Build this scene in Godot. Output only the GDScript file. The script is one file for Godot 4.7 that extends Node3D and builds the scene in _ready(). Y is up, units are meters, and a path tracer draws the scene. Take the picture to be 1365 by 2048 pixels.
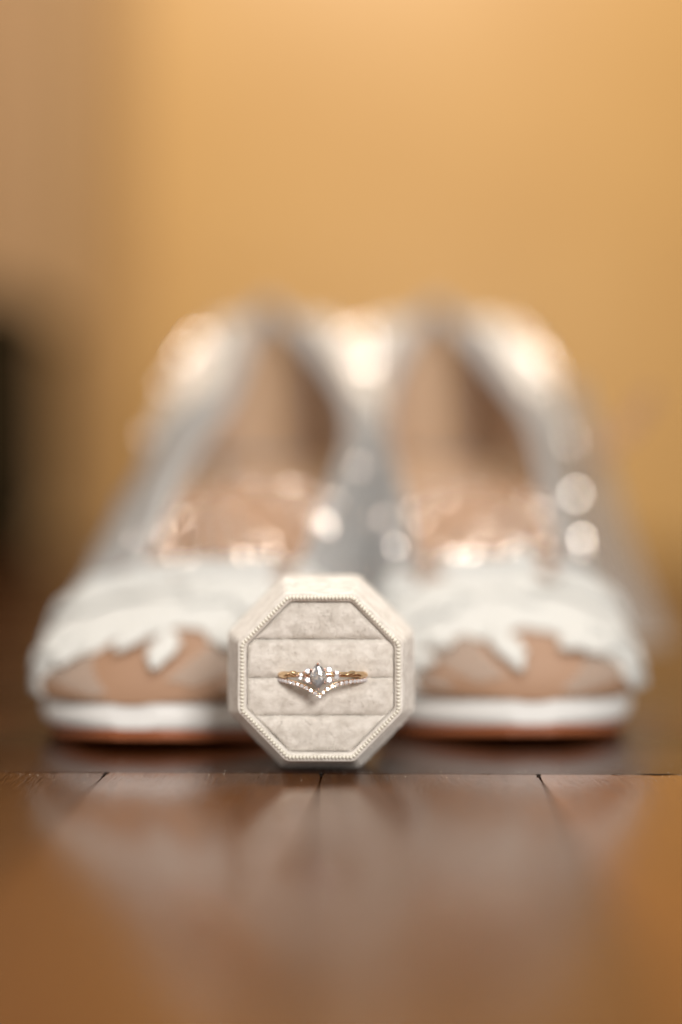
extends Node3D
# A close-up: velvet ring box with two rings on a plank floor, a pair of lace heels behind it, ochre wall far out of focus.
# Shapes are written in millimetres and scaled by MM.

const MM := 0.001
const KEY := Vector3(0.33, 0.47, 0.76)    # the window that lights the scene
const EYE := Vector3(0, 0.061, 0)
var rng := RandomNumberGenerator.new()
var M := {}
var taken := {}
var flare := 0.36

# ------------------------------------------------------------------ mesh helper
class Geo:
	var v := PackedVector3Array()
	var t := PackedInt32Array()
	var uv := PackedVector2Array()
	func vert(p: Vector3, q := Vector2.ZERO) -> int:
		v.append(p)
		uv.append(q)
		return v.size() - 1
	func tri(a: int, b: int, c: int) -> void:
		t.append(a); t.append(b); t.append(c)
	func quad(a: int, b: int, c: int, d: int) -> void:
		tri(a, b, c)
		tri(a, c, d)
	# rows of equally long point lists; wrap joins last column to first
	func loft(rows: Array, wrap := false, cap := false) -> void:
		var first := v.size()
		var n: int = rows[0].size()
		for i in rows.size():
			for j in n:
				vert(rows[i][j], Vector2(float(j) / n, float(i) / rows.size()))
		for i in rows.size() - 1:
			for j in (n if wrap else n - 1):
				var a := first + i * n + j
				var b := first + i * n + (j + 1) % n
				quad(a, b, b + n, a + n)
		if cap:
			for e in [0, rows.size() - 1]:
				var mid := Vector3.ZERO
				for p in rows[e]:
					mid += p
				var m := vert(mid / n)
				for j in n:
					var a: int = first + e * n + j
					var b: int = first + e * n + (j + 1) % n
					if e == 0:
						tri(m, b, a)
					else:
						tri(m, a, b)
	func flip() -> void:
		for i in range(0, t.size(), 3):
			var k := t[i + 1]
			t[i + 1] = t[i + 2]
			t[i + 2] = k
	func volume() -> float:
		var s := 0.0
		for i in range(0, t.size(), 3):
			s += v[t[i]].dot(v[t[i + 1]].cross(v[t[i + 2]]))
		return s
	func add(o: Geo, x := Transform3D.IDENTITY) -> void:
		var first := v.size()
		for i in o.v.size():
			vert(x * o.v[i], o.uv[i])
		for k in o.t:
			t.append(first + k)
	func done(scale: float, closed := true, flat := false) -> ArrayMesh:
		if closed and volume() < 0.0:
			flip()
		var pv := PackedVector3Array()
		var pn := PackedVector3Array()
		var pu := PackedVector2Array()
		var pi := PackedInt32Array()
		if flat:
			for i in range(0, t.size(), 3):
				var n := (v[t[i + 1]] - v[t[i]]).cross(v[t[i + 2]] - v[t[i]]).normalized()
				for k in [0, 2, 1]:
					pv.append(v[t[i + k]] * scale); pn.append(n); pu.append(uv[t[i + k]]); pi.append(pi.size())
		else:
			pn.resize(v.size())
			for i in range(0, t.size(), 3):
				var n := (v[t[i + 1]] - v[t[i]]).cross(v[t[i + 2]] - v[t[i]])
				for k in 3:
					pn[t[i + k]] += n
				pi.append(t[i]); pi.append(t[i + 2]); pi.append(t[i + 1])
			for i in v.size():
				pn[i] = pn[i].normalized()
				pv.append(v[i] * scale)
			pu = uv
		var arr := []
		arr.resize(Mesh.ARRAY_MAX)
		arr[Mesh.ARRAY_VERTEX] = pv
		arr[Mesh.ARRAY_NORMAL] = pn
		arr[Mesh.ARRAY_TEX_UV] = pu
		arr[Mesh.ARRAY_INDEX] = pi
		var m := ArrayMesh.new()
		m.add_surface_from_arrays(Mesh.PRIMITIVE_TRIANGLES, arr)
		return m

func smooth_tab(a: Array, x: float) -> float:      # Catmull-Rom through [x, y] pairs
	if x <= a[0][0]: return a[0][1]
	var n := a.size()
	if x >= a[n - 1][0]: return a[n - 1][1]
	var i := 0
	while a[i + 1][0] < x: i += 1
	var p0 = a[max(i - 1, 0)]
	var p1 = a[i]
	var p2 = a[i + 1]
	var p3 = a[min(i + 2, n - 1)]
	var h: float = p2[0] - p1[0]
	var k: float = (x - p1[0]) / h
	var m1: float = (p2[1] - p0[1]) / max(p2[0] - p0[0], 1e-6) * h
	var m2: float = (p3[1] - p1[1]) / max(p3[0] - p1[0], 1e-6) * h
	var k2 := k * k
	var k3 := k2 * k
	return (2 * k3 - 3 * k2 + 1) * p1[1] + (k3 - 2 * k2 + k) * m1 + (-2 * k3 + 3 * k2) * p2[1] + (k3 - k2) * m2

# ------------------------------------------------------------------ scene helpers
func numbered(called: String) -> String:
	var k: int = taken.get(called, -1) + 1
	taken[called] = k
	return called if k == 0 else "%s_%03d" % [called, k]

func thing(called: String, label: String, category: String, at: Vector3, group := "") -> Node3D:
	var o := Node3D.new()
	o.name = numbered(called)
	add_child(o)
	o.position = at
	o.set_meta("label", label)
	o.set_meta("category", category)
	if group: o.set_meta("group", group)
	return o

func part(called: String, mesh: Mesh, m: Material, parent: Node3D, at := Transform3D.IDENTITY) -> MeshInstance3D:
	var o := MeshInstance3D.new()
	var k := 0
	var want := called
	while parent.has_node(want):
		k += 1
		want = "%s_%03d" % [called, k]
	o.name = want
	o.mesh = mesh
	o.material_override = m
	o.transform = at
	parent.add_child(o, true)
	return o

func lin(r: float, g: float, b: float) -> Color:
	return Color(r, g, b).linear_to_srgb()

func mat(c: Color, rough: float, metal := 0.0, spec := 0.5) -> StandardMaterial3D:
	var m := StandardMaterial3D.new()
	m.albedo_color = c
	m.roughness = rough
	m.metallic = metal
	m.metallic_specular = spec
	return m

func noise_tex(freq: float, seed_: int, size := 512, octaves := 4, ramp: Array = [], as_normal := false, kind := FastNoiseLite.TYPE_SIMPLEX_SMOOTH) -> NoiseTexture2D:
	var n := FastNoiseLite.new()
	n.noise_type = kind
	n.seed = seed_
	n.frequency = freq
	n.fractal_octaves = octaves
	var tx := NoiseTexture2D.new()
	tx.width = size
	tx.height = size
	tx.seamless = true
	tx.noise = n
	if ramp.size():
		var g := Gradient.new()
		g.offsets = PackedFloat32Array(ramp.map(func(r): return r[0]))
		g.colors = PackedColorArray(ramp.map(func(r): return r[1]))
		tx.color_ramp = g
	tx.as_normal_map = as_normal
	return tx

func box_geo(sx: float, sy: float, sz: float, c: float) -> Geo:   # chamfered box, base at y = 0, centred in x and z
	var g := Geo.new()
	var rows := []
	for r in [[c, 0.0], [0.0, c], [0.0, sy - c], [c, sy]]:
		var hx: float = sx / 2 - r[0]
		var hz: float = sz / 2 - r[0]
		var k := c
		rows.append([Vector3(hx, r[1], hz - k), Vector3(hx - k, r[1], hz), Vector3(-hx + k, r[1], hz), Vector3(-hx, r[1], hz - k), Vector3(-hx, r[1], -hz + k), Vector3(-hx + k, r[1], -hz), Vector3(hx - k, r[1], -hz), Vector3(hx, r[1], -hz + k)])
	g.loft(rows, true, true)
	return g

func ball(r: float, seg := 12, rings := 7) -> Geo:
	var g := Geo.new()
	var rows := []
	for i in rings + 1:
		var a := lerpf(0.02, PI - 0.02, float(i) / rings)
		var row := []
		for j in seg:
			var b := TAU * j / seg
			row.append(Vector3(sin(a) * cos(b), cos(a), sin(a) * sin(b)) * r)
		rows.append(row)
	g.loft(rows, true, true)
	return g

func tube(path: Array, r, seg := 10, flat := 1.0) -> Geo:   # r: a number or an array; flat squeezes along the binormal
	var g := Geo.new()
	var rows := []
	var up := Vector3.UP
	for i in path.size():
		var d: Vector3 = (path[min(i + 1, path.size() - 1)] - path[max(i - 1, 0)]).normalized()
		if absf(d.dot(up)) > 0.95: up = Vector3.RIGHT
		var s := d.cross(up).normalized()
		up = s.cross(d).normalized()
		var rr: float = r[i] if r is Array else r
		var row := []
		for j in seg:
			var b := TAU * j / seg
			row.append(path[i] + (s * cos(b) + up * sin(b) * flat) * rr)
		rows.append(row)
	g.loft(rows, true, true)
	return g

# ------------------------------------------------------------------ materials
func make_materials() -> void:
	# floor: grain stretched along the boards, three tones for each direction
	var grain_noise := FastNoiseLite.new()
	grain_noise.noise_type = FastNoiseLite.TYPE_SIMPLEX_SMOOTH
	grain_noise.frequency = 1.0
	grain_noise.seed = 5
	grain_noise.fractal_octaves = 3
	var im := Image.create(512, 1024, false, Image.FORMAT_RGB8)
	var hm := Image.create(512, 1024, false, Image.FORMAT_RGB8)
	for y in 1024:
		for x in 512:
			# tileable by folding the coordinates onto circles
			var ay := TAU * y / 1024.0
			var wv := grain_noise.get_noise_3d(x * 0.010, cos(ay) * 1.2, sin(ay) * 1.2)
			var fx := x / 512.0
			var edge := smoothstep(0.0, 0.08, fx) * smoothstep(1.0, 0.92, fx)
			var big := 0.5 + 0.5 * sin((fx * 11.0 + wv * 2.4 * edge) * TAU)
			var fine := grain_noise.get_noise_3d(x * 0.14, cos(ay) * 2.6, sin(ay) * 2.6 + 9.0)
			var fibre := grain_noise.get_noise_3d(x * 0.45, cos(ay) * 7.0, sin(ay) * 7.0 + 30.0)
			var k := clampf(0.5 + 0.20 * (big - 0.5) + 0.5 * fine + 0.4 * fibre, 0.0, 1.0)
			var pore := 0.45 if fibre < -0.42 and fine < 0.1 else 1.0
			var c := Color(0.235, 0.085, 0.018).lerp(Color(0.48, 0.208, 0.052), k) * pore
			im.set_pixel(x, y, c.linear_to_srgb())
			var hh := clampf(0.55 + 0.25 * fibre + 0.2 * fine, 0.0, 1.0) * (0.6 if pore < 1.0 else 1.0)
			hm.set_pixel(x, y, Color(hh, hh, hh))
	var wood := ImageTexture.create_from_image(im)
	var relief := ImageTexture.create_from_image(hm)
	M.along = []
	M.across = []
	var tones := [Color(0.62, 0.58, 0.56), Color(0.50, 0.46, 0.45), Color(0.70, 0.64, 0.58), Color(0.56, 0.52, 0.50)]
	for k in 4:
		for dir in 2:
			var m := mat(tones[k], 0.25, 0.0, 0.42)
			m.albedo_texture = wood
			m.uv1_triplanar = true
			m.uv1_world_triplanar = true
			m.uv1_scale = Vector3(14, 14, 2.4) if dir == 0 else Vector3(2.4, 14, 14)
			m.uv1_offset = Vector3(0.37 * k, 0.11 * k, 0.53 * k + 0.2)
			m.heightmap_enabled = true
			m.heightmap_texture = relief
			m.heightmap_scale = 0.012
			m.roughness = [0.13, 0.16, 0.14, 0.17][k]
			if dir == 0: M.along.append(m)
			else:
				m.albedo_color = tones[k] * Color(0.54, 0.46, 0.38)  # darkened in colour for the shade under the shoes
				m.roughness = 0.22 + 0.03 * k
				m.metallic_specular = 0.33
				M.across.append(m)
	# the wood texture has its grain along v; boards that run across need it along u
	var im2 := Image.create(1024, 512, false, Image.FORMAT_RGB8)
	for y in 512:
		for x in 1024:
			im2.set_pixel(x, y, im.get_pixel(y, x))
	var wood2 := ImageTexture.create_from_image(im2)
	for m in M.across: m.albedo_texture = wood2
	for m in M.across: m.heightmap_enabled = false
	M.gap = mat(lin(0.012, 0.008, 0.006), 0.95, 0.0, 0.2)
	# wall
	M.wall = mat(Color(1, 1, 1), 0.40, 0.0, 0.5)
	M.wall.albedo_texture = noise_tex(0.01, 3, 256, 4, [[0.0, lin(0.56, 0.312, 0.092)], [1.0, lin(0.61, 0.352, 0.110)]])
	M.wall.uv1_triplanar = true
	M.wall.uv1_scale = Vector3(1.3, 1.3, 1.3)
	M.curtain = mat(lin(0.47, 0.295, 0.15), 0.9)
	M.dark_wood = mat(lin(0.024, 0.016, 0.007), 0.85, 0.0, 0.15)
	M.added_strip = mat(lin(0.36, 0.195, 0.062), 0.5)  # for the added strip that darkens the wall by the curtain
	M.dust = mat(lin(0.50, 0.44, 0.36), 0.9)
	M.knob = mat(lin(0.5, 0.4, 0.25), 0.35, 1.0)
	# velvet: nap patches (light on the leaning pile, painted as tone), fine pile relief, a sheen
	var velvet := mat(Color(1, 1, 1), 0.95, 0.0, 0.15)
	velvet.albedo_texture = velvet_texture()
	velvet.uv1_triplanar = true
	velvet.uv1_scale = Vector3(22, 22, 22)
	velvet.uv1_triplanar_sharpness = 4.0
	velvet.heightmap_enabled = true
	velvet.heightmap_texture = noise_tex(0.22, 12, 512, 2)
	velvet.heightmap_scale = 0.007
	velvet.rim_enabled = true
	velvet.rim = 0.5
	velvet.rim_tint = 0.3
	velvet.heightmap_scale = 0.003
	M.velvet = velvet
	M.fibre = mat(lin(0.77, 0.73, 0.68), 0.7, 0.0, 0.4)
	M.bead = mat(lin(0.80, 0.765, 0.67), 0.42, 0.0, 0.5)
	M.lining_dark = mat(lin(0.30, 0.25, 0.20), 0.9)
	# jewellery
	M.gold = mat(lin(0.86, 0.63, 0.39), 0.22, 1.0)
	M.rose = mat(lin(0.70, 0.46, 0.38), 0.22, 1.0)
	M.diamond = mat(Color(0.97, 0.98, 1.0, 0.22), 0.0, 0.0, 1.0)
	M.diamond.refraction_enabled = true
	M.diamond.refraction_scale = 0.14
	M.pave = mat(Color(1.0, 0.985, 1.0, 0.62), 0.03, 0.0, 1.0)
	M.pave.refraction_enabled = true
	M.pave.refraction_scale = 0.14
	M.crystal = mat(lin(0.56, 0.49, 0.43), 0.17, 1.0)
	M.silver = mat(lin(0.80, 0.74, 0.68), 0.2, 1.0)
	# shoes
	M.lace = mat(lin(0.69, 0.695, 0.68), 0.8)
	M.lace.backlight_enabled = true
	M.lace.backlight = Color(0.62, 0.62, 0.6)
	M.lace.heightmap_enabled = true
	M.lace.heightmap_texture = noise_tex(0.05, 21, 256, 2)
	M.lace.heightmap_scale = 0.06
	M.lace.uv1_triplanar = true
	M.lace.uv1_scale = Vector3(30, 30, 30)
	M.satin_white = mat(lin(0.85, 0.84, 0.82), 0.5)
	M.quarter = mat(lin(0.28, 0.28, 0.28), 0.42, 0.0, 0.5)
	M.strap = mat(lin(0.70, 0.61, 0.51), 0.25, 0.0, 0.75)
	M.ribbon = mat(lin(0.30, 0.28, 0.26), 0.4, 0.0, 0.5)
	M.tan = mat(lin(0.42, 0.255, 0.142), 0.6)
	M.lining = mat(lin(0.70, 0.50, 0.34), 0.6)
	M.lining.backlight_enabled = true
	M.lining.backlight = Color(0.6, 0.45, 0.35)
	M.sheer_grey = mat(Color(0.66, 0.64, 0.62, 0.45), 0.6)
	M.sheer_grey.transparency = BaseMaterial3D.TRANSPARENCY_ALPHA
	M.nude = mat(lin(0.285, 0.160, 0.093), 0.6)
	M.outsole = mat(lin(0.42, 0.13, 0.05), 0.5)
	M.tulle = mat(Color(0.74, 0.68, 0.63, 0.28), 0.8)
	M.tulle.transparency = BaseMaterial3D.TRANSPARENCY_ALPHA
	M.tulle_tan = mat(Color(0.68, 0.53, 0.42, 0.40), 0.7)
	M.tulle_tan.transparency = BaseMaterial3D.TRANSPARENCY_ALPHA

func velvet_texture() -> ImageTexture:
	var n := FastNoiseLite.new()
	n.seed = 44
	n.frequency = 0.023
	n.fractal_octaves = 4
	n.fractal_gain = 0.62
	n.noise_type = FastNoiseLite.TYPE_SIMPLEX_SMOOTH
	n.domain_warp_enabled = true
	n.domain_warp_amplitude = 22.0
	n.domain_warp_frequency = 0.02
	var im := Image.create(512, 512, false, Image.FORMAT_RGB8)
	for y in 512:
		for x in 512:
			var wx := smoothstep(432.0, 512.0, x)     # cross-fade at the far edges, so the sheet tiles
			var wy := smoothstep(432.0, 512.0, y)
			var p := lerpf(lerpf(n.get_noise_2d(x * 0.75, y), n.get_noise_2d((x - 512) * 0.75, y), wx), lerpf(n.get_noise_2d(x * 0.75, y - 512), n.get_noise_2d((x - 512) * 0.75, y - 512), wx), wy)
			var f := rng.randf() - 0.5
			var k := clampf(0.60 + 0.78 * p + 0.32 * f, 0.0, 1.0)
			im.set_pixel(x, y, Color(0.59, 0.542, 0.485).lerp(Color(0.86, 0.82, 0.768), k).linear_to_srgb())
	return ImageTexture.create_from_image(im)

# ------------------------------------------------------------------ ring box
func octagon(a: float, z: float, round_: float, ys := 1.02) -> Array:   # flat to flat 2a, corners rounded, support points beside each corner
	var pts := []
	var rc := a / cos(PI / 8)
	for k in 8:
		var c := Vector2(cos(PI / 8 + k * PI / 4), sin(PI / 8 + k * PI / 4)) * rc
		var n := Vector2(cos(PI / 8 + (k + 1) * PI / 4), sin(PI / 8 + (k + 1) * PI / 4)) * rc
		var p := Vector2(cos(PI / 8 + (k - 1) * PI / 4), sin(PI / 8 + (k - 1) * PI / 4)) * rc
		var a1 := c + (p - c).normalized() * round_
		var a2 := c + (n - c).normalized() * round_
		for i in 4:
			var w := i / 3.0
			var q := a1.lerp(c, w).lerp(c.lerp(a2, w), w)
			pts.append(Vector3(q.x, q.y * ys, z))
		pts.append(Vector3(lerpf(a2.x, n.x, 0.5), lerpf(a2.y, n.y, 0.5) * ys, z))
	return pts

func pile(geo: Geo, count: int, long: float, keep: Callable, called: String, o: Node3D, x: Transform3D) -> void:
	var areas := PackedFloat32Array()
	var sum := 0.0
	for i in range(0, geo.t.size(), 3):
		var a := geo.v[geo.t[i]]
		var c := (geo.v[geo.t[i + 1]] - a).cross(geo.v[geo.t[i + 2]] - a)
		if keep.call(a): sum += c.length()
		areas.append(sum)
	var hair := Geo.new()
	for k in 2:
		var s := Vector3(0.5, 0, 0) if k == 0 else Vector3(0, 0.5, 0)
		var p0 := hair.vert(-s)
		var p1 := hair.vert(s)
		var p2 := hair.vert(s * 0.7 + Vector3(0.0, 0.0, 0.6))
		var p3 := hair.vert(-s * 0.7 + Vector3(0.0, 0.0, 0.6))
		var p4 := hair.vert(Vector3(0, 0, 1))
		hair.quad(p0, p1, p2, p3)
		hair.tri(p3, p2, p4)
	var mm := MultiMesh.new()
	mm.transform_format = MultiMesh.TRANSFORM_3D
	mm.mesh = hair.done(1.0, false)
	mm.instance_count = count
	var flow := FastNoiseLite.new()
	flow.seed = 31
	flow.frequency = 0.16
	for n in count:
		var i := areas.bsearch(rng.randf() * sum) * 3
		i = mini(i, geo.t.size() - 3)
		var a := geo.v[geo.t[i]]
		var b := geo.v[geo.t[i + 1]]
		var c := geo.v[geo.t[i + 2]]
		var w1 := sqrt(rng.randf())
		var w2 := rng.randf()
		var p := a * (1.0 - w1) + b * (w1 * (1.0 - w2)) + c * (w1 * w2)
		var nr := (b - a).cross(c - a).normalized()
		var lean := Vector3(flow.get_noise_3dv(p), flow.get_noise_3dv(p + Vector3(90, 0, 0)), flow.get_noise_3dv(p + Vector3(0, 90, 0))) * 3.2
		var d := (nr + lean + Vector3(rng.randf() - 0.5, rng.randf() - 0.5, rng.randf() - 0.5) * 0.9).normalized()
		if d.dot(nr) < 0.15: d = (d + nr * (0.3 - d.dot(nr))).normalized()
		var l := long * rng.randf_range(0.6, 1.25)
		var side := d.cross(Vector3(0.3, 0.8, 0.5)).normalized()
		mm.set_instance_transform(n, Transform3D(Basis(side * 0.045, d.cross(side) * 0.045, d * l) * MM, (p - nr * 0.03) * MM))
	var q := MultiMeshInstance3D.new()
	q.name = called
	q.multimesh = mm
	q.material_override = M.fibre
	q.transform = x
	q.set_meta("kind", "stuff")
	o.add_child(q, true)

func make_ring_box(at: Vector3) -> Node3D:
	var o := thing("ring_box", "cream velvet octagonal ring box standing on its edge, holding two rings", "ring box", at)
	var up := Transform3D(Basis.IDENTITY, Vector3(0, 22.67, 0) * MM)
	# shell: inner wall of the lip, lip, sloping shoulder, body, back
	var g := Geo.new()
	var rows := []
	for r in [[17.1, -5.0, 0.8], [17.15, -0.9, 0.8], [17.4, -0.25, 0.8], [17.9, 0.0, 0.8], [18.7, -0.05, 0.8], [19.15, -0.35, 0.9], [19.35, -0.9, 0.9], [19.5, -2.0, 0.9], [20.4, -5.5, 1.0], [21.6, -9.4, 1.1], [22.0, -10.3, 1.2], [22.2, -10.9, 1.2], [22.25, -11.8, 1.2], [22.25, -13.0, 1.2], [22.25, -27.0, 1.2], [22.1, -28.0, 1.2], [21.5, -28.6, 1.2]]:
		rows.append(octagon(r[0], r[1], r[2]))
	g.loft(rows, true, false)
	var m := g.vert(Vector3(0, 0, -28.6))
	var n: int = rows[0].size()
	var last := (rows.size() - 1) * n
	for j in n: g.tri(m, last + j, last + (j + 1) % n)
	# crumple the pile a little
	var wob := FastNoiseLite.new()
	wob.seed = 8
	wob.frequency = 0.25
	g.flip()
	for i in g.v.size():
		var p := g.v[i]
		if p.z < -1.5:
			g.v[i] = p + Vector3(wob.get_noise_3dv(p * 1.3), wob.get_noise_3dv(p + Vector3(50, 0, 0)), 0) * 0.22 * (0.0 if p.y < -22.0 else 1.0)
	part("case", g.done(MM, false), M.velvet, o, up)
	pile(g, 26000, 0.42, func(p): return p.z < -1.2 and p.z > -16.0, "velvet_pile", o, up)
	# dark floor of the tray behind the cushion
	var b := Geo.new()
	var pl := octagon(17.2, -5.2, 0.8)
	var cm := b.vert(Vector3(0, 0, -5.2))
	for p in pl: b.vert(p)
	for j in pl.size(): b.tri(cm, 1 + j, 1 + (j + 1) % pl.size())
	# cushion rolls
	var edges := [17.4, 8.72, -0.25, -9.02, -17.4]
	for k in 4:
		var y1: float = edges[k] - 0.02
		var y0: float = edges[k + 1] + 0.02
		var rg := Geo.new()
		var rr := []
		var nv := 26
		var nu := 60
		for i in nv + 1:
			var w := float(i) / nv
			w = 0.5 - 0.5 * cos(PI * w) if true else w
			var y := lerpf(y0, y1, w)
			var half := minf(17.08, 17.08 * (sqrt(2.0)) - absf(y / 1.02))
			var row := []
			for j in nu + 1:
				var q := -cos(PI * float(j) / nu)
				var x := q * half
				var dy := minf(y - y0, y1 - y)                # distance to the crease
				var dx := half - absf(x)
				var ry := 1.5
				var rx := 2.3 if x > 0 else 1.2
				var fy := 1.0 - pow(clampf(1.0 - dy / ry, 0, 1), 2.6)
				var fx := 1.0 - pow(clampf(1.0 - dx / rx, 0, 1), 2.4)
				var puff := 0.62 * sin(PI * w) + 0.16 * wob.get_noise_3d(x * 1.2 + k * 30, y * 1.6, 5.0)
				var z := -1.95 + (0.9 + puff) * minf(1.0, pow(fy, 0.6)) * pow(maxf(fx, 0.0), 0.6)
				if (k == 1 and y - y0 < 2.5 or k == 2 and y1 - y < 2.5) and absf(x - 0.5) < 12.5:
					z -= 0.25 * (1.0 - absf(x - 0.5) / 12.5)   # pressed by the bands
				row.append(Vector3(x, y + 0.10 * wob.get_noise_2d(x * 1.1, k * 20.0), z))
			rr.append(row)
		rg.loft(rr)
		part("cushion_roll", rg.done(MM, false), M.velvet, o, up)
		pile(rg, 13000, 0.36, func(p): return p.z > -1.6, "roll_pile" if k == 0 else "roll_pile_%03d" % k, o, up)
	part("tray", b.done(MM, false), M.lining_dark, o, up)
	# beaded trim round the lip: every bead one part
	var bead := ball(0.5, 8, 6)
	for i in bead.v.size(): bead.v[i] *= Vector3(0.82, 0.98, 0.8)
	var bm := bead.done(MM)
	var rc := 18.12 / cos(PI / 8)
	for k in 8:
		var c0 := Vector2(cos(PI / 8 + k * PI / 4), sin(PI / 8 + k * PI / 4) * 1.02) * rc
		var c1 := Vector2(cos(PI / 8 + (k + 1) * PI / 4), sin(PI / 8 + (k + 1) * PI / 4) * 1.02) * rc
		var count := 18
		for i in count:
			var q := c0.lerp(c1, (i + 0.5) / count)
			var turn := (c1 - c0).angle()
			var x := Transform3D(Basis(Vector3.BACK, turn + rng.randf_range(-0.12, 0.12)).scaled(Vector3.ONE * rng.randf_range(0.95, 1.05)), (Vector3(q.x, q.y + 22.67, 0.30 + rng.randf_range(-0.05, 0.05))) * MM)
			part("bead", bm, M.bead, o, x)
	return o

# ------------------------------------------------------------------ rings
func brilliant(r: float, sides := 8) -> Geo:     # table towards +z
	var g := Geo.new()
	var rows := []
	for q in [[0.50, 0.36], [0.76, 0.24], [1.0, 0.03], [1.0, -0.03], [0.55, -0.45], [0.04, -0.80]]:
		var row := []
		for j in sides:
			var a := TAU * (j + (0.5 if q[1] > 0.1 and q[1] < 0.3 else 0.0)) / sides
			row.append(Vector3(cos(a) * q[0] * r, sin(a) * q[0] * r, q[1] * r))
		rows.append(row)
	g.loft(rows, true, true)
	return g

func marquise(hw: float, hh: float) -> Geo:
	var g := Geo.new()
	var rows := []
	var outline := []
	for j in 16:
		var a := TAU * j / 16.0
		# two arcs that meet in points above and below
		var y := sin(a) * hh
		var x: float = hw * (1.0 - pow(absf(sin(a)), 1.75)) * signf(cos(a))
		outline.append(Vector2(x, y))
	for q in [[0.52, 0.33], [0.72, 0.25], [1.0, 0.02], [1.0, -0.04], [0.5, -0.42], [0.05, -0.75]]:
		var row := []
		for p in outline:
			row.append(Vector3(p.x * q[0], p.y * (q[0] if q[0] > 0.6 or q[1] < 0.0 else 0.13), q[1] * hw * 1.15))
		rows.append(row)
	g.loft(rows, true, true)
	return g

func look_out(n: Vector3) -> Basis:
	var z := n.normalized()
	var x := Vector3.UP.cross(z).normalized()
	return Basis(x, z.cross(x), z)

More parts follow.
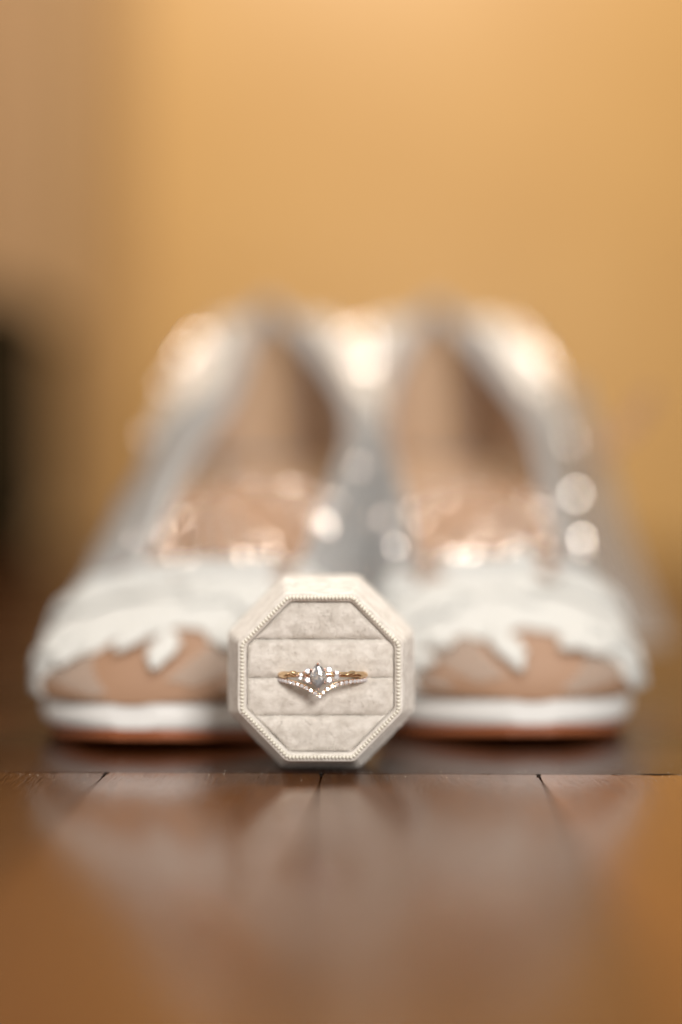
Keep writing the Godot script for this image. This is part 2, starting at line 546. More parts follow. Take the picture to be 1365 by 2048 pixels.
func make_rings(box_at: Vector3) -> void:
	var R := 10.3
	var zc := -4.4
	# --- engagement ring: tilted a little upwards, its base at the slit
	var base := box_at + Vector3(0.5, 22.67 - 0.2, zc) * MM
	var o := thing("diamond_ring", "gold ring with marquise diamond between clusters of small stones", "ring", base)
	var tilt := Basis(Vector3.RIGHT, -deg_to_rad(6.0))
	var T := Transform3D(tilt, Vector3(0, 0.35, 0) * MM)
	var path := []
	var rad := []
	for i in 73:
		var a := deg_to_rad(-180.0 + 5.0 * i)
		var away := absf(a)
		path.append(Vector3(sin(a) * R, 0, cos(a) * R))
		rad.append(0.62 + 0.22 * exp(-pow((away - 1.05) / 0.25, 2.0)))
	part("band", tube(path, rad, 12, 0.95).done(MM), M.gold, o, T)
	# leaf-shaped shoulders
	for s in [-1.0, 1.0]:
		for lf in [[0.64, 0.25, 1.5, 0.30], [0.92, -0.15, 1.9, -0.18]]:
			var a: float = s * lf[0]
			var leaf := ball(1.0, 14, 8)
			for i in leaf.v.size():
				var p := leaf.v[i]
				leaf.v[i] = Vector3(p.x * lf[2] , p.y * 0.62 * (1.0 - 0.55 * p.x * p.x), p.z * 0.5)
			var bs := look_out(Vector3(sin(a), 0, cos(a))) * Basis(Vector3.BACK, s * lf[3])
			part("leaf_shoulder", leaf.done(MM), M.gold, o, T * Transform3D(bs, Vector3(sin(a) * (R + 0.55), lf[1], cos(a) * (R + 0.55)) * MM))
	# basket behind the stones
	var inv := T.affine_inverse()
	var spot := func(px: float, py: float, lift: float) -> Vector3:   # across and up from the box centre, in mm, on the band's outer side
		var x: float = px - 0.5
		return Vector3(x, py + 0.2, sqrt(maxf(R * R - x * x, 1.0)) + lift)
	var mar := marquise(1.85, 2.95)
	var c0: Vector3 = spot.call(-0.45, 1.05, 1.5)
	part("marquise_stone", mar.done(MM, true, true), M.diamond, o, Transform3D(Basis.from_euler(Vector3(-0.16, 0.05, 0)), c0 * MM))
	var cup := Geo.new()
	var rows := []
	for q in [[1.02, -0.10], [0.86, -0.7], [0.5, -1.4]]:
		var row := []
		for j in 24:
			var a := TAU * j / 24.0
			row.append(Vector3(1.85 * (1.0 - pow(absf(sin(a)), 1.75)) * signf(cos(a)) * q[0], sin(a) * 2.95 * q[0], q[1]))
		rows.append(row)
	cup.loft(rows, true)
	part("setting", cup.done(MM, false), M.silver, o, Transform3D(Basis.IDENTITY, c0 * MM))
	for p in [[-2.83, 2.05, 0.66], [-2.83, 0.0, 0.72], [-4.35, 1.15, 0.5], [-4.5, 0.4, 0.46], [2.05, 2.4, 0.68], [2.05, 0.1, 0.72], [3.75, 1.65, 0.55], [3.75, 0.65, 0.55]]:
		var at: Vector3 = spot.call(p[0], p[1], 0.95)
		var nrm := Vector3(0.13 + rng.randf_range(-0.08, 0.08), 0.24 + rng.randf_range(-0.08, 0.08), 0.95)
		part("side_stone", brilliant(p[2] * 1.16).done(MM, true, true), M.pave, o, Transform3D(look_out(nrm), at * MM))
		var cu := Geo.new()
		var rr := []
		for q in [[1.0, -0.03], [1.05, -0.2], [0.6, -0.8]]:
			var row := []
			for j in 12:
				row.append(Vector3(cos(TAU * j / 12.0) * p[2] * q[0], sin(TAU * j / 12.0) * p[2] * q[0], q[1]))
			rr.append(row)
		cu.loft(rr, true)
		part("side_setting", cu.done(MM, false), M.gold, o, Transform3D(look_out(nrm), at * MM))
	var prong := ball(0.30, 10, 6)
	for i in prong.v.size(): prong.v[i].z *= 1.5
	var pm := prong.done(MM)
	for p in [[-0.55, 3.75, 1.6], [-2.07, 2.35, 1.5], [1.05, 2.45, 1.5], [-2.05, -0.65, 1.5], [1.08, -0.55, 1.5], [-0.4, -1.95, 1.6], [-3.4, 0.85, 1.2], [-2.55, 0.85, 1.2], [1.75, 1.05, 1.2], [2.45, 1.1, 1.2], [3.1, 1.75, 1.2], [-3.65, 1.75, 1.1], [-3.6, -0.1, 1.1], [2.95, 0.0, 1.1], [-5.3, 0.85, 0.9], [4.5, 1.1, 0.9]]:
		part("prong", pm, M.rose, o, Transform3D(Basis.IDENTITY, spot.call(p[0], p[1], p[2]) * MM))
	# the shank of each prong row runs back to the band
	for p in [[-0.5, 3.2], [-0.45, -1.4], [-2.0, 2.0], [1.0, 2.0], [-2.0, -0.4], [1.0, -0.3]]:
		var top: Vector3 = spot.call(p[0], p[1], 1.4)
		part("claw", tube([Vector3(top.x * 0.7, 0.7, R - 0.3), top * Vector3(0.95, 1, 1) - Vector3(0, 0, 0.8), top], [0.28, 0.24, 0.2], 8).done(MM), M.rose, o)
	# --- chevron band below it
	var v := thing("chevron_band", "slim gold chevron band lined with tiny pave diamonds, below the other ring", "ring", box_at + Vector3(0.5, 22.67, zc) * MM)
	var left := [[0.0, -3.75], [1.0, -3.0], [1.9, -2.45], [4.0, -1.42], [6.5, -0.82], [9.0, -0.66], [10.2, -0.66]]
	var right := [[0.0, -3.75], [0.9, -2.75], [2.0, -1.85], [3.9, -1.0], [6.6, -0.62], [9.0, -0.6], [10.2, -0.62]]
	var height := func(x: float) -> float:
		var xx: float = x + 0.5 + 0.05
		return smooth_tab(right, xx) if xx > 0 else smooth_tab(left, -xx)
	var R2 := 10.15
	var rows2 := []
	for i in 181:
		var a := deg_to_rad(-180.0 + 2.0 * i)
		var d := Vector3(sin(a), 0, cos(a))
		var y: float = height.call(d.x * R2) if absf(a) < PI / 2 else -0.6
		var row := []
		for q in [[-0.45, -0.34], [-0.45, 0.34], [-0.1, 0.53], [0.42, 0.53], [0.50, 0.44], [0.42, 0.36], [0.36, 0.0], [0.42, -0.36], [0.50, -0.44], [0.42, -0.53], [-0.1, -0.53]]:
			row.append(d * (R2 + q[0]) + Vector3(0, y + q[1], 0))
		rows2.append(row)
	var vg := Geo.new()
	vg.loft(rows2, true, true)
	part("band", vg.done(MM), M.gold, v)
	# stones along the outer side, one at the tip and a row to each side; beads of metal between
	var st := brilliant(0.56).done(MM, true, true)
	var grain := ball(0.13, 6, 4).done(MM)
	for s in [-1.0, 1.0]:
		var a := deg_to_rad(-3.2)          # the tip
		var k := 0
		while absf(a) < deg_to_rad(80):
			var d := Vector3(sin(a), 0, cos(a))
			var y: float = height.call(d.x * R2)
			if k > 0 or s < 0:
				part("pave_stone", st, M.pave, v, Transform3D(look_out(d * 0.25 + Vector3(0.12, 0.22, 0.7) + Vector3(rng.randf_range(-0.11, 0.11), rng.randf_range(-0.11, 0.11), 0)) * Basis(Vector3.BACK, rng.randf() * TAU), (d * (R2 + 0.42) + Vector3(0, y, 0)) * MM))
			var da: float = deg_to_rad(0.25) * s
			var gone := 0.0
			var here := d * R2 + Vector3(0, y, 0)
			var mid_done := false
			while gone < 1.14:
				a += da
				var d2 := Vector3(sin(a), 0, cos(a))
				var nxt: Vector3 = d2 * R2 + Vector3(0, height.call(d2.x * R2), 0)
				gone += nxt.distance_to(here)
				here = nxt
				if gone > 0.57 and not mid_done:
					mid_done = true
					for e in [-0.36, 0.36]:
						part("grain", grain, M.rose, v, Transform3D(Basis.IDENTITY, (d2 * (R2 + 0.55) + Vector3(0, nxt.y + e, 0)) * MM))
			k += 1

# ------------------------------------------------------------------ shoes
# local frame of a shoe: x outwards, y up, t from the toe tip back to the heel (z = -t)
var W := [[55, 35.0], [75, 34.5], [100, 32.0], [130, 30.5], [160, 30.0], [190, 29.5], [208, 26.0]]
var B := [[0, 12.4], [20, 11.8], [35, 13.0], [48, 17.5], [60, 22.5], [75, 28.0], [95, 34.5], [120, 45.0], [150, 61.0], [175, 73.0], [195, 79.0], [225, 81.0]]
var H := [[0, 12.8], [2, 15.5], [5, 18.3], [10, 21.8], [15, 24.3], [22, 27.6], [30, 31.8], [40, 37.0], [57, 43.5], [75, 57.0], [98, 73.0]]
var TOP := [[57, 43.5], [98, 71.0], [140, 91.0], [175, 109.0], [205, 126.0], [225, 138.0]]
var THROAT := [[57, 22.0], [98, 22.0], [140, 20.0], [175, 15.5], [205, 9.0], [222, 2.8], [226, 0.5]]

func half_width(t: float) -> float:
	if t < 48.0: return 35.8 * pow(maxf(0.0, 1.0 - pow(1.0 - (t + 0.2) / 48.2, 2.1)), 1.0 / 2.05)
	if t > 200.0: return 30.0 * pow(maxf(0.0, 1.0 - pow((t - 200.0) / 26.0, 2.6)), 1.0 / 2.6) + 0.01
	return smooth_tab([[48, 35.8], [60, 36.0], [75, 34.5], [100, 35.0], [130, 35.0], [160, 32.0], [185, 30.5], [200, 30.0]], t)

func shape(t: float) -> float: return lerpf(lerpf(2.3, 1.8, smoothstep(30.0, 100.0, t)), 4.6, smoothstep(120.0, 200.0, t))

func dome(u: float, t: float, out := 0.0) -> Vector3:    # u from 0 (outer side) over the top to PI (inner side)
	var w := half_width(t) + 1.5 * smoothstep(0.0, 10.0, t) * smoothstep(226.0, 214.0, t) + out
	var b := smooth_tab(B, t)
	var n := shape(t)
	var h: float
	if t < 57.0:
		h = smooth_tab(H, t)
	else:
		var wt := minf(smooth_tab(THROAT, t), w * 0.9)
		var c0 := pow(wt / w, n / 2.0)
		h = b + (smooth_tab(TOP, t) - b) / pow(sqrt(1.0 - c0 * c0), 2.0 / n)
	var c := cos(u)
	var s := maxf(sin(u), 0.0)
	var up := pow(s, 2.0 / n)
	var tuck := lerpf(lerpf(1.0, 0.72, smoothstep(110.0, 180.0, t)), 1.0, smoothstep(0.0, 0.75, up))    # narrow at the heel seat, wide at the cuff
	tuck *= 1.0 + (flare if c > 0.0 else 0.22) * smoothstep(78.0, 160.0, t) * smoothstep(226.0, 221.0, t) * smoothstep(0.1, 0.9, up)    # the outer side of the cuff stands open
	return Vector3(signf(c) * pow(absf(c), 2.0 / n) * w * tuck, b + (h + out - b) * up, -t)

func waist(p: Vector3, bow: float) -> Vector3: return p - Vector3(bow * sin(PI * clampf(-p.z / 225.0, 0.0, 1.0)) * (1.0 - smoothstep(14.0, 34.0, p.x)), 0, 0)

func throat_u(t: float) -> float:
	var w := half_width(t) + 1.5 * smoothstep(226.0, 214.0, t)
	var n := shape(t)
	return acos(clampf(pow(minf(smooth_tab(THROAT, t), w * 0.9) / w, n / 2.0), 0.0, 1.0))

func sheet(f: Callable, rows: int, cols: int, thick: float) -> Geo:   # f(i, j, offset): a closed skin between two offsets
	var g := Geo.new()
	var all := []
	for i in rows + 1:
		var row := []
		for j in cols + 1: row.append(f.call(float(i) / rows, float(j) / cols, 0.0))
		for j in range(cols, -1, -1): row.append(f.call(float(i) / rows, float(j) / cols, -thick))
		all.append(row)
	g.loft(all, true, false)
	# close the two ends
	var n: int = all[0].size()
	for e in [0, rows]:
		for j in cols:
			var a: int = e * n + j
			var c: int = e * n + n - 1 - j
			if e == 0: g.quad(a, c, c - 1, a + 1)
			else: g.quad(a, a + 1, c - 1, c)
	return g

func petal(u0: float, t0: float, turn: float, long: float, wide: float, lift: float) -> Geo:
	var e := 0.01
	var su := (dome(u0 + e, t0) - dome(u0 - e, t0)).length() / (2 * e)
	var stt := (dome(u0, t0 + e) - dome(u0, t0 - e)).length() / (2 * e)
	var f := func(i: float, j: float, off: float) -> Vector3:
		var a := (i - 0.5) * long
		var half := wide / 2 * pow(maxf(sin(PI * clampf(i * 0.94 + 0.03, 0, 1)), 0.0), 0.7) * (1.0 + 0.12 * sin(i * 22.0))
		var b := (j * 2.0 - 1.0) * half
		var u: float = clampf(u0 + (a * sin(turn) + b * cos(turn)) / su, 0.02, PI - 0.02)
		var t: float = maxf(t0 + (-a * cos(turn) + b * sin(turn)) / stt, 0.4)
		return dome(u, t, lift + off + 0.7 * (1.0 - pow(absf(j * 2 - 1), 2.0)) + 0.25 * absf(sin(i * 18.0 + absf(j - 0.5) * 10.0)))
	return sheet(f, 12, 6, 0.5)

func gem(r: float) -> Geo:
	return brilliant(r, 8)

func make_shoe(label: String, at: Vector3, yaw: float, side: float, pitch: float, bow: float) -> Node3D:
	var o := thing("bridal_shoe", label, "shoe", at, "pair of white lace heels")
	o.rotation.y = yaw
	var X := Transform3D(Basis(Vector3.RIGHT, pitch).scaled_local(Vector3(1, 1, 1)), Vector3.ZERO)
	var bend := func(p: Vector3) -> Vector3:      # the last curves inwards at the waist; mirrored for the left foot
		return waist(p, bow) * Vector3(side, 1, 1)
	var mir := func(g: Geo) -> Geo:
		for i in g.v.size(): g.v[i] = bend.call(g.v[i])
		if side < 0: g.flip()
		return g
	# sections of the sole: half width, bottom, top
	var bottom := func(t: float) -> float:
		var spring: float = 3.4 * pow(maxf(0.0, 1.0 - t / 40.0), 2.0)
		return lerpf(spring, smooth_tab(B, t) - 7.0, smoothstep(70.0, 98.0, t))
	var slab := func(low: Callable, high: Callable, shrink: float, t1: float) -> Geo:
		var g := Geo.new()
		var rows := []
		for i in 70:
			var t := lerpf(shrink + 0.05, t1, pow(i / 69.0, 1.6) if i < 69 else 1.0)
			var w := maxf((half_width(maxf(t - shrink * 0.6, 0.02))) * lerpf(1.0, 0.72, smoothstep(110.0, 180.0, t)) - shrink, 0.3)
			var y0: float = low.call(t)
			var y1: float = high.call(t)
			var r := minf((y1 - y0) * 0.45, w * 0.5)
			var row := []
			for c in [[1, 1, 0.0], [-1, 1, PI / 2], [-1, -1, PI], [1, -1, PI * 1.5]]:
				for k in 5:
					var a: float = c[2] + PI / 2 * k / 4.0
					row.append(Vector3(c[0] * (w - r) + cos(a) * r, (y1 - r if c[1] > 0 else y0 + r) + sin(a) * r, -t))
			rows.append(row)
		g.loft(rows, true, true)
		return g
	var top_of := func(t: float) -> float: return smooth_tab(B, t)
	var mid := func(t: float) -> float: return bottom.call(t) + 2.5
	part("platform", mir.call(slab.call(mid, top_of, 1.4, 222.0)).done(MM), M.satin_white, o, X)
	part("outsole", mir.call(slab.call(bottom, func(t): return bottom.call(t) + 2.45, 3.4, 205.0)).done(MM), M.outsole, o, X)
	part("insole", mir.call(slab.call(func(t): return top_of.call(t) + 0.05, func(t): return top_of.call(t) + 1.4, 4.0, 219.0)).done(MM), M.tan, o, X)
	# vamp: front edge set back in the middle for the toe
	var front := func(u: float) -> float: return 15.5 + 8.5 * sin(u) + 1.8 * sin(u * 5.0 + 1.0 + side) + 1.6 * sin(u * 13.0 + side * 0.9) + 0.7 * sin(u * 29.0 + 1.0)
	var vamp := func(i: float, j: float, off: float) -> Vector3:
		var u := lerpf(0.02, PI - 0.02, j)
		return dome(u, lerpf(front.call(u), 57.0 + 4.0 * absf(cos(u)), i), off)
	var vamp_part := part("vamp", mir.call(sheet(vamp, 16, 48, 0.7)).done(MM), M.lace, o, X)
	var vamp_in := func(i: float, j: float, off: float) -> Vector3: return vamp.call(i, j, off - 0.9)
	part("lining", mir.call(sheet(vamp_in, 14, 32, 0.2)).done(MM), M.tulle_tan, vamp_part)
	# lace petals on the vamp and hanging over the toe
	var spots := [[1.60, 15.0, 0.25, 19.0, 7.5, 0.7], [1.30, 21.0, -0.4, 14.0, 7.0, 0.8], [1.98, 23.0, 0.5, 12.0, 6.0, 0.9], [0.75, 20.0, -0.6, 11.0, 6.0, 0.9], [2.45, 20.0, 0.6, 10.0, 6.0, 0.8], [2.2, 56.0, 0.2, 11.0, 6.0, 0.8], [0.9, 57.0, -0.3, 12.0, 6.0, 0.8]]
	for k in 34:
		var u := 0.22 + 2.7 * fmod(k * 0.618 + 0.1, 1.0)
		spots.append([u, lerpf(28.0, 58.0, fmod(k * 0.37 + 0.2, 1.0)), rng.randf_range(-1.5, 1.5), rng.randf_range(8, 13), rng.randf_range(4.5, 7.0), 0.4 + 0.3 * (k % 4)])
	for s in spots:
		if side > 0:
			s[0] = clampf(s[0] + 0.22 * sin(s[1] * 1.7), 0.15, 3.0)
			s[2] = -s[2] * 0.8 + 0.15
			s[3] *= 1.0 + 0.2 * sin(s[1])
		part("lace_petal", mir.call(petal(s[0], s[1], s[2], s[3], s[4], s[5])).done(MM), M.lace, vamp_part)
	# nude toe under the lace, with streaks of pale tulle on it
	var toe := func(i: float, j: float, off: float) -> Vector3:
		return dome(lerpf(0.012, PI - 0.012, j), lerpf(0.25, 30.0, i * i), off - 0.9)
	part("toe_box", mir.call(sheet(toe, 24, 40, 0.5)).done(MM), M.nude, o, X)
	for c in [[0.35, 0.95, 2.0], [PI - 1.25, PI - 0.7, 5.0], [PI - 0.5, PI - 0.2, 8.0]]:
		var tl := func(i: float, j: float, off: float) -> Vector3:
			var u := lerpf(c[0], c[1], j)
			return dome(u, lerpf(c[2], front.call(u) + 2.0, i), off - 0.3)
		part("tulle_panel", mir.call(sheet(tl, 8, 10, 0.1)).done(MM), M.tulle, o, X)
	# instep of sheer tan mesh between lace and throat
	var inst := func(i: float, j: float, off: float) -> Vector3:
		var t := lerpf(56.0, 92.0 - 6.0 * sin(PI * j), i)
		var ut := throat_u(maxf(t, 57.0)) - 0.1
		var u := lerpf(ut, PI - ut, j)
		var p := dome(u, t, off)
		return p - Vector3(0, 3.5 * i * sin(PI * j), 0)
	var mesh_part := part("sheer_instep", mir.call(sheet(inst, 12, 20, 0.2)).done(MM), M.tulle_tan, o, X)
	# quarters: two side walls that meet at the back of the heel, with a tan lining
	for sgn in [0, 1]:
		var wall := func(i: float, j: float, off: float) -> Vector3:
			var t := lerpf(54.0, 225.98, 1.0 - pow(1.0 - i, 1.8))
			var ut := throat_u(t)
			var u := ut * pow(j, 2.4)
			return dome(u if sgn == 0 else PI - u, t, off)
		var q := part("quarter", mir.call(sheet(wall, 40, 20, 0.9)).done(MM), M.quarter, o, X)
		var wall_in := func(i: float, j: float, off: float) -> Vector3: return wall.call(i, j * 0.99, off - 1.1)
		part("lining", mir.call(sheet(wall_in, 40, 20, 0.4)).done(MM), M.lining, q)
		# satin binding along the topline
		var rim := []
		for i in 42:
			var t := lerpf(58.0, 225.2, 1.0 - pow(1.0 - i / 41.0, 1.4))
			var ut := throat_u(t)
			rim.append(dome(ut if sgn == 0 else PI - ut, t, -0.4))
		part("binding", mir.call(tube(rim, 1.3, 8)).done(MM), M.quarter, q)
	# tab at the back of the heel
	part("heel_tab", mir.call(tube([Vector3(-7, 133, -219), Vector3(-3.5, 138, -223), Vector3(0, 140, -224.5), Vector3(3.5, 138, -223), Vector3(7, 133, -219)], [1.6, 3.0, 3.6, 3.0, 1.6], 10)).done(MM), M.quarter, o, X)
	# satin ankle strap laid over the back of the quarters on both sides
	for sgn in [0, 1]:
		var strap := func(i: float, j: float, off: float) -> Vector3:
			var t := lerpf(150.0 + 18.0 * j, 222.0, i)
			var ut := throat_u(t)
			var u := lerpf(0.5, ut - 0.16, j)
			return dome(u if sgn == 0 else PI - u, t, off + 1.3 + 0.35 * sin(i * 40.0 + j * 3.0))
		part("ankle_strap", mir.call(sheet(strap, 40, 12, 1.0)).done(MM), M.strap, o, X)
	# heel: slender, wrapped, with a cap
	var hr := []
	for q in [[81.5, 24.0, 15.0, -203.0], [70.0, 20.0, 13.0, -204.0], [55.0, 14.0, 9.5, -206.0], [35.0, 9.5, 7.0, -207.5], [12.0, 7.0, 6.0, -208.0], [4.0, 7.0, 6.0, -208.0]]:
		var row := []
		for j in 20:
			var a := TAU * j / 20.0
			row.append(Vector3(cos(a) * q[1] * 0.85, q[0], q[3] + sin(a) * q[2]))
		hr.append(row)
	var hg := Geo.new()
	hg.loft(hr, true, true)
	var hp := part("heel", hg.done(MM), M.quarter, o)
	var cap := Geo.new()
	var cr := []
	for q in [[4.0, 1.0], [0.0, 1.05]]:
		var row := []
		for j in 20: row.append(Vector3(cos(TAU * j / 20.0) * 6.2 * q[1], q[0], -208.0 + sin(TAU * j / 20.0) * 6.3 * q[1]))
		cr.append(row)
	cap.loft(cr, true, true)
	part("heel_cap", cap.done(MM), M.dark_wood, hp)
	# crystals sewn on the instep and along the quarters, each a part; many show the camera a facet that flashes
	var gm := gem(1.1).done(MM, true, true)
	var small := gem(0.8).done(MM, true, true)
	var turned := Basis(Vector3.UP, yaw)
	var sew := func(p: Vector3, n: Vector3, host: Node3D, k: int, frame: Transform3D) -> void:
		var q: Vector3 = bend.call(p) * MM
		var world := at + turned * q
		var h := ((KEY - world).normalized() + (EYE - world).normalized()).normalized()
		var nn := (n * Vector3(side, 1, 1) + Vector3(rng.randf_range(-0.4, 0.4), rng.randf_range(-0.2, 0.4), 0.4)).normalized()
		if k % 5 < 2: nn = turned.inverse() * (h + Vector3(rng.randf_range(-0.13, 0.13), rng.randf_range(-0.13, 0.13), 0)).normalized()
		part("crystal", gm if k % 3 == 0 else small, M.crystal, host, frame * Transform3D(look_out(nn), q))
	for k in 150:
		var i := fmod(k * 0.618, 1.0)
		var j := fmod(k * 0.377 + 0.05, 1.0)
		var p: Vector3 = inst.call(i, j, 0.5)
		var n: Vector3 = (inst.call(i, minf(j + 0.02, 1.0), 0.5) - inst.call(i, maxf(j - 0.02, 0.0), 0.5)).cross(inst.call(minf(i + 0.02, 1), j, 0.5) - inst.call(maxf(i - 0.02, 0), j, 0.5)).normalized()
		sew.call(p, n if n.z > 0 else -n, mesh_part, k, Transform3D.IDENTITY)
	for k in 60:
		var t := lerpf(62.0, 218.0, fmod(k * 0.618, 1.0))
		var u := lerpf(0.35, throat_u(t) - 0.1, fmod(k * 0.414, 1.0))
		if k % 2: u = PI - u
		var n := (dome(u + 0.02, t) - dome(u - 0.02, t)).cross(dome(u, t + 0.5) - dome(u, t - 0.5)).normalized()
		sew.call(dome(u, t, 2.4 if t > 145 else 0.6), n if n.y > 0 else -n, o, k, X)
	# larger stones in rows on the ankle strap; most of those on the outer side flash
	var big := gem(1.5).done(MM, true, true)
	var many := 52 if side > 0 else 30
	for k in many + 24:
		var outer := k < many
		var t := lerpf(178.0, 221.0, fmod(k * 0.618, 1.0))
		var u := lerpf(0.62, throat_u(t) - 0.2, fmod(k * 0.414 + 0.3, 1.0))
		if side > 0 and outer: u = lerpf(0.62, 1.15, fmod(k * 0.414 + 0.3, 1.0))
		if not outer: u = PI - u
		var n := Vector3(0.3 if outer else -0.3, 0.6, 0.6)
		sew.call(dome(u, t, 2.6), n, o, k * 5 + (0 if rng.randf() < 0.8 else 3), X)
		o.get_child(o.get_child_count() - 1).mesh = big
	return o

# ------------------------------------------------------------------ build
func _ready() -> void:
	rng.seed = 7
	# --- camera: level, resting near the floor, wide open
	var cam := Camera3D.new()
	cam.name = "camera"
	var att := CameraAttributesPhysical.new()
	att.frustum_focal_length = 39.19
	att.exposure_aperture = 39.19 / 31.0
	att.frustum_focus_distance = 0.3838
	att.frustum_near = 0.02
	att.frustum_far = 30.0
	cam.attributes = att
	cam.position = EYE
	cam.far = 30.0
	add_child(cam)
	cam.current = true
	# --- light: a window behind the camera, an added fill light on the left, a lamp over the wall; the rest of the room as even fill
	var we := WorldEnvironment.new()
	we.name = "environment"
	var env := Environment.new()
	env.background_mode = Environment.BG_COLOR
	env.background_color = lin(0.28, 0.262, 0.24)
	env.tonemap_mode = Environment.TONE_MAPPER_LINEAR
	env.tonemap_exposure = 1.45
	env.sdfgi_enabled = true
	env.ssao_enabled = true
	env.ssil_enabled = true
	we.environment = env
	add_child(we)
	area("window_light", KEY, Vector3(0, 0.03, -0.42), Vector2(0.32, 0.32), Color(1.0, 0.98, 0.955), 0.98)
	area("added_top_light", Vector3(0.38, 1.25, -0.95), Vector3(0.0, 0.1, -0.58), Vector2(0.4, 0.4), Color(1.0, 0.96, 0.91), 0.42)  # added unseen overhead light, lifts the shoe tops and interiors
	area("side_light", Vector3(-1.1, 0.75, -0.1), Vector3(0, 0.08, -0.55), Vector2(0.6, 0.6), Color(1.0, 0.95, 0.9), 0.28)
	area("wall_light", Vector3(0.10, 1.75, -1.0), Vector3(0.1, 0.35, -2.4), Vector2(0.7, 0.4), Color(1.0, 0.955, 0.90), 2.3)

	make_materials()

	# --- setting
	var floor_ := Node3D.new()
	floor_.name = "floor"
	floor_.set_meta("kind", "structure")
	add_child(floor_)
	var bed := box_geo(5000, 20, 5200, 1)
	part("subfloor", bed.done(MM), M.gap, floor_, Transform3D(Basis.IDENTITY, Vector3(0, -0.029, -0.6)))
	var turn := Basis(Vector3.UP, -deg_to_rad(1.6))
	var line := 0.3902
	# boards that run towards the camera, 50 mm wide, seams where the photo has its cracks
	var b1 := box_geo(50.0, 9.0, 900, 0.14).done(MM)
	for k in range(-9, 10):
		var local := Vector3(-0.0045 + 0.0252 + 0.0503 * k, -0.009, 0)
		var x := Transform3D(turn, Vector3(0, 0, -line)) * Transform3D(Basis.IDENTITY, local + Vector3(0, rng.randf_range(-0.00012, 0.00004), 0.45 + 0.00008 + rng.randf_range(0.0, 0.00018)))
		part("plank", b1, M.along[posmod(k * 7 + 3, 4)], floor_, x)
	# boards that run across behind the joint
	var b2 := box_geo(2600, 9.0, 37.75, 0.14).done(MM)
	var z := 0.0
	for k in 58:
		part("plank", b2, M.across[posmod(k * 5 + (k / 3), 4)], floor_, Transform3D(turn, Vector3(0, 0, -line)) * Transform3D(Basis.IDENTITY, Vector3(0, -0.009 + rng.randf_range(-0.0001, 0.00003), -0.0190 - z)))
		z += 0.0380
	# dark filler pressed into the joint at the right
	for q in [[0.0735, 8.5, 1.5, -0.3], [0.064, 3.0, 0.5, 0.0], [-0.058, 5.0, 0.35, 0.0], [-0.067, 3.5, 0.3, 0.1], [0.034, 3.0, 0.25, 0.0]]:
		var fg := Geo.new()
		var mid := fg.vert(Vector3.ZERO)
		for j in 22:
			var a := TAU * j / 22.0
			var w := 1.0 + 0.28 * sin(a * 3.0 + q[0] * 900.0) + 0.2 * sin(a * 7.0 + q[1])
			fg.vert(Vector3(cos(a) * q[1] * 0.5 * w, -0.05, sin(a) * q[2] * 0.5 * w))
		for j in 22: fg.tri(mid, 1 + (j + 1) % 22, 1 + j)
		part("filler", fg.done(MM, false), M.gap, floor_, Transform3D(turn, Vector3(0, 0, -line)) * Transform3D(Basis.IDENTITY, Vector3(q[0], 0.00012, q[3] * MM)))
	# the joints open into short dark wedges where the boards end
	for q in [[-0.0800, 9.0, 0.55], [-0.0297, 7.0, 0.62], [0.0206, 8.0, 0.6], [0.0709, 6.0, 0.4], [-0.1303, 7.0, 0.5]]:
		var fg := Geo.new()
		var ring := []
		for k in 9:
			var w: float = q[2] * (1.0 - k / 8.0) * (1.0 + 0.25 * sin(k * 2.3 + q[0] * 70.0))
			ring.append([Vector3(-w + 0.15 * sin(k * 1.7), 0, k * q[1] / 8.0), Vector3(w + 0.15 * sin(k * 1.7), 0, k * q[1] / 8.0)])
		fg.loft(ring)
		part("filler", fg.done(MM, false), M.gap, floor_, Transform3D(turn, Vector3(0, 0, -line)) * Transform3D(Basis.IDENTITY, Vector3(q[0] + 0.0252, 0.0001, 0.0002)))
	# a little lint and dust by the joint
	var speck := ball(1.0, 6, 4).done(0.001)
	var mm := MultiMesh.new()
	mm.transform_format = MultiMesh.TRANSFORM_3D
	mm.mesh = speck
	mm.instance_count = 260
	for k in 260:
		var b := Basis(Vector3.UP, rng.randf() * TAU).scaled(Vector3.ONE * rng.randf_range(0.03, 0.11)) * Basis.from_scale(Vector3(rng.randf_range(1.0, 2.2), 0.7, 1.0))
		var dz := rng.randfn(0.0, 0.004) if k % 2 else rng.randf_range(-0.04, 0.05)
		mm.set_instance_transform(k, Transform3D(b, Vector3(rng.randf_range(-0.1, 0.09), 0.00006, -line + dz)))
	var dust := MultiMeshInstance3D.new()
	dust.name = "dust"
	dust.multimesh = mm
	dust.material_override = M.dust
	dust.set_meta("kind", "stuff")
	floor_.add_child(dust, true)
	var added_strip := thing("added_wall_strip", "added brown strip on the ochre wall standing in for the shaded band beside the beige curtain", "added_strip", Vector3(-0.345, -0.01, -2.388))  # added strip, stands in for the shadow-like dark band of wall
	part("strip_slab", box_geo(95, 2400, 22, 3).done(MM), M.added_strip, added_strip)
	var wall_geo := box_geo(5000, 2600, 120, 2)
	var wall := part("back_wall", wall_geo.done(MM), M.wall, self, Transform3D(Basis.IDENTITY, Vector3(0, -0.01, -2.46)))
	wall.set_meta("kind", "structure")

	# --- out of focus at the left: a curtain and a low dark cabinet
	var cf := func(i: float, j: float, off: float) -> Vector3:
		var x := lerpf(-1000.0, -378.0, i)
		return Vector3(x, lerpf(10.0, 2300.0, j), 28.0 * sin(x * 0.055) + 9.0 * sin(x * 0.13 + j * 2.0) + off)
	var cg := sheet(cf, 120, 10, 2.5)
	var cu := thing("curtain", "beige curtain in folds at the left in front of the ochre wall", "curtain", Vector3(0, 0, -2.30))
	part("drape", cg.done(MM), M.curtain, cu)
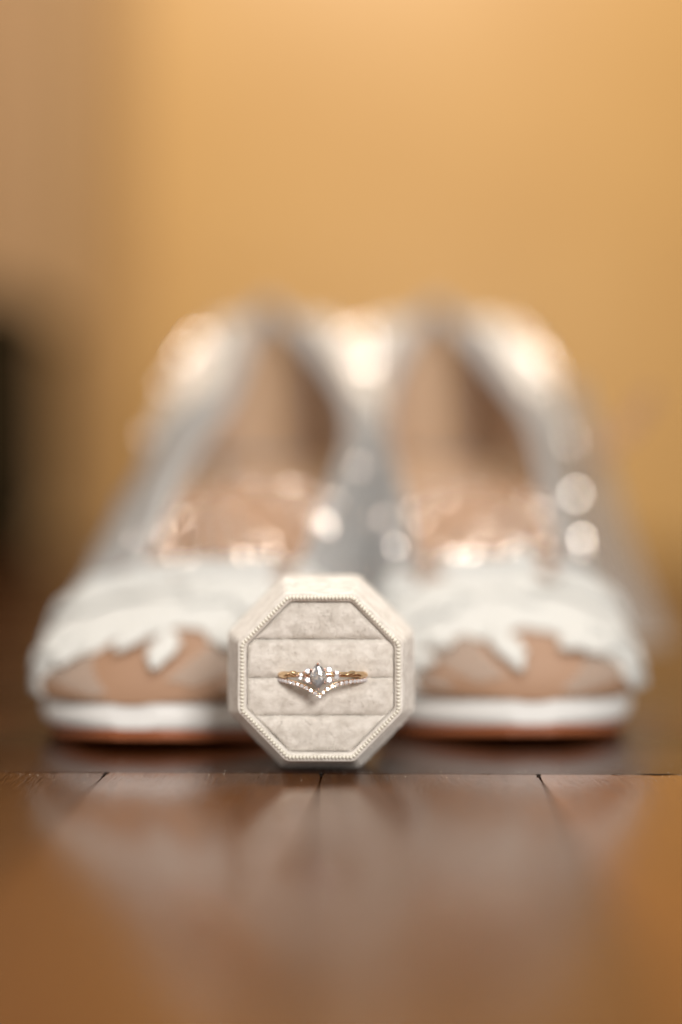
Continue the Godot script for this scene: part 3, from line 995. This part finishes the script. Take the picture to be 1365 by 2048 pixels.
	var cab := thing("cabinet", "low dark wooden cabinet at the left edge, beneath the beige curtain", "cabinet", Vector3(-0.728, 0, -2.08))
	part("carcass", box_geo(700, 245, 320, 4).done(MM), M.dark_wood, cab, Transform3D(Basis.IDENTITY, Vector3(0, 0.05, 0)))
	part("top", box_geo(720, 20, 340, 4).done(MM), M.dark_wood, cab, Transform3D(Basis.IDENTITY, Vector3(0, 0.2955, 0)))
	for s in [-1, 1]:
		var dr := part("door", box_geo(335, 215, 16, 3).done(MM), M.dark_wood, cab, Transform3D(Basis.IDENTITY, Vector3(0.172 * s, 0.065, 0.1685)))
		part("knob", ball(9).done(MM), M.knob, dr, Transform3D(Basis.IDENTITY, Vector3(-0.14 * s, 0.13, 0.016)))
		for f in [-1, 1]:
			part("leg", box_geo(40, 50, 40, 3).done(MM), M.dark_wood, cab, Transform3D(Basis.IDENTITY, Vector3(0.32 * s, 0.0, 0.13 * f)))

	# --- shoes
	flare = 0.0
	make_shoe("white lace heel with nude toe behind the left side of the ring box", Vector3(-0.0535, 0.0, -0.425), -deg_to_rad(6.4), -1.0, 0.0, 19.0)
	flare = 0.30
	var rs := make_shoe("white lace heel with nude toe behind the right side of the box, strap hanging out", Vector3(0.0505, 0.0, -0.434), deg_to_rad(3.3), 1.0, deg_to_rad(0.25), 5.0)
	# loose satin strap end and its buckle on the outer side of the right shoe
	var cv := Curve3D.new()
	var pts := [Vector3(40, 108, -185), Vector3(46, 88, -182), Vector3(53, 62, -178), Vector3(60, 36, -172), Vector3(66, 14, -160)]
	for i in pts.size():
		var tg: Vector3 = (pts[min(i + 1, 4)] - pts[max(i - 1, 0)]) / 5.0
		cv.add_point(pts[i], -tg, tg)
	var strap := func(i: float, j: float, off: float) -> Vector3:
		var l := cv.get_baked_length() * i
		var p := cv.sample_baked(l)
		var d := (cv.sample_baked(minf(l + 1.0, cv.get_baked_length())) - cv.sample_baked(maxf(l - 1.0, 0.0))).normalized()
		var nrm := Vector3(0.5, 0.4, 0.75)
		nrm = (nrm - d * nrm.dot(d)).normalized()
		return p + nrm.cross(d) * (j - 0.5) * 30.0 + nrm * off
	part("strap_end", sheet(strap, 30, 6, 0.4).done(MM), M.sheer_grey, rs)
	part("strap_tail", tube([Vector3(46, 80, -150), Vector3(56, 86, -158), Vector3(65, 96, -160), Vector3(70, 104, -158)], [4.0, 6.0, 7.0, 5.0], 8, 0.25).done(MM), M.tulle_tan, rs)
	# bright studs: flat polished faces
	flare = 0.30
	var ls: Node3D = get_node("bridal_shoe")
	# [shoe, world x, height, radius]: each is sewn where the upper passes that place
	for q in [[rs, 77.4, 67.0, 1.36], [rs, 77.9, 52.5, 1.24], [rs, 17.5, 50.0, 0.9], [ls, -14.8, 58.0, 1.0]]:
		var side := 1.0 if q[0] == rs else -1.0
		var bow := 5.0 if q[0] == rs else 19.0
		var outer: bool = absf(q[1]) > 40.0
		var best := 1e9
		var at := Vector3.ZERO
		for k in 140:
			var t := 60.0 + k
			for w in 90:
				var u: float = throat_u(t) * w / 90.0
				var p := waist(dome(u if outer else PI - u, t, 1.2), bow) * Vector3(side, 1, 1) * MM
				var world := (q[0].transform as Transform3D) * p
				# compare as seen from the lens at this depth
				var miss := absf(world.x / -world.z - q[1] * MM / 0.54) + absf((world.y - EYE.y) / -world.z - (q[2] * MM - EYE.y) / 0.54) + t * 2e-5
				if miss < best:
					best = miss
					at = p
		var world: Vector3 = q[0].transform * at
		var n := ((KEY - world).normalized() + (EYE - world).normalized()).normalized()
		part("buckle_stud", gem(q[3]).done(MM, true, true), M.silver, q[0], Transform3D(look_out(q[0].basis.inverse() * n), at))
	# --- box and rings
	var box_at := Vector3(-0.00475, 0.0, -0.3878)
	make_ring_box(box_at)
	make_rings(box_at)

func area(called: String, at: Vector3, to: Vector3, size: Vector2, c: Color, energy: float) -> void:
	var l := AreaLight3D.new()
	l.name = called
	l.area_size = size
	l.light_color = c
	l.light_energy = energy
	l.shadow_enabled = true
	l.area_normalize_energy = true
	l.area_range = 8.0
	add_child(l)
	l.position = at
	l.look_at(to, Vector3.UP)
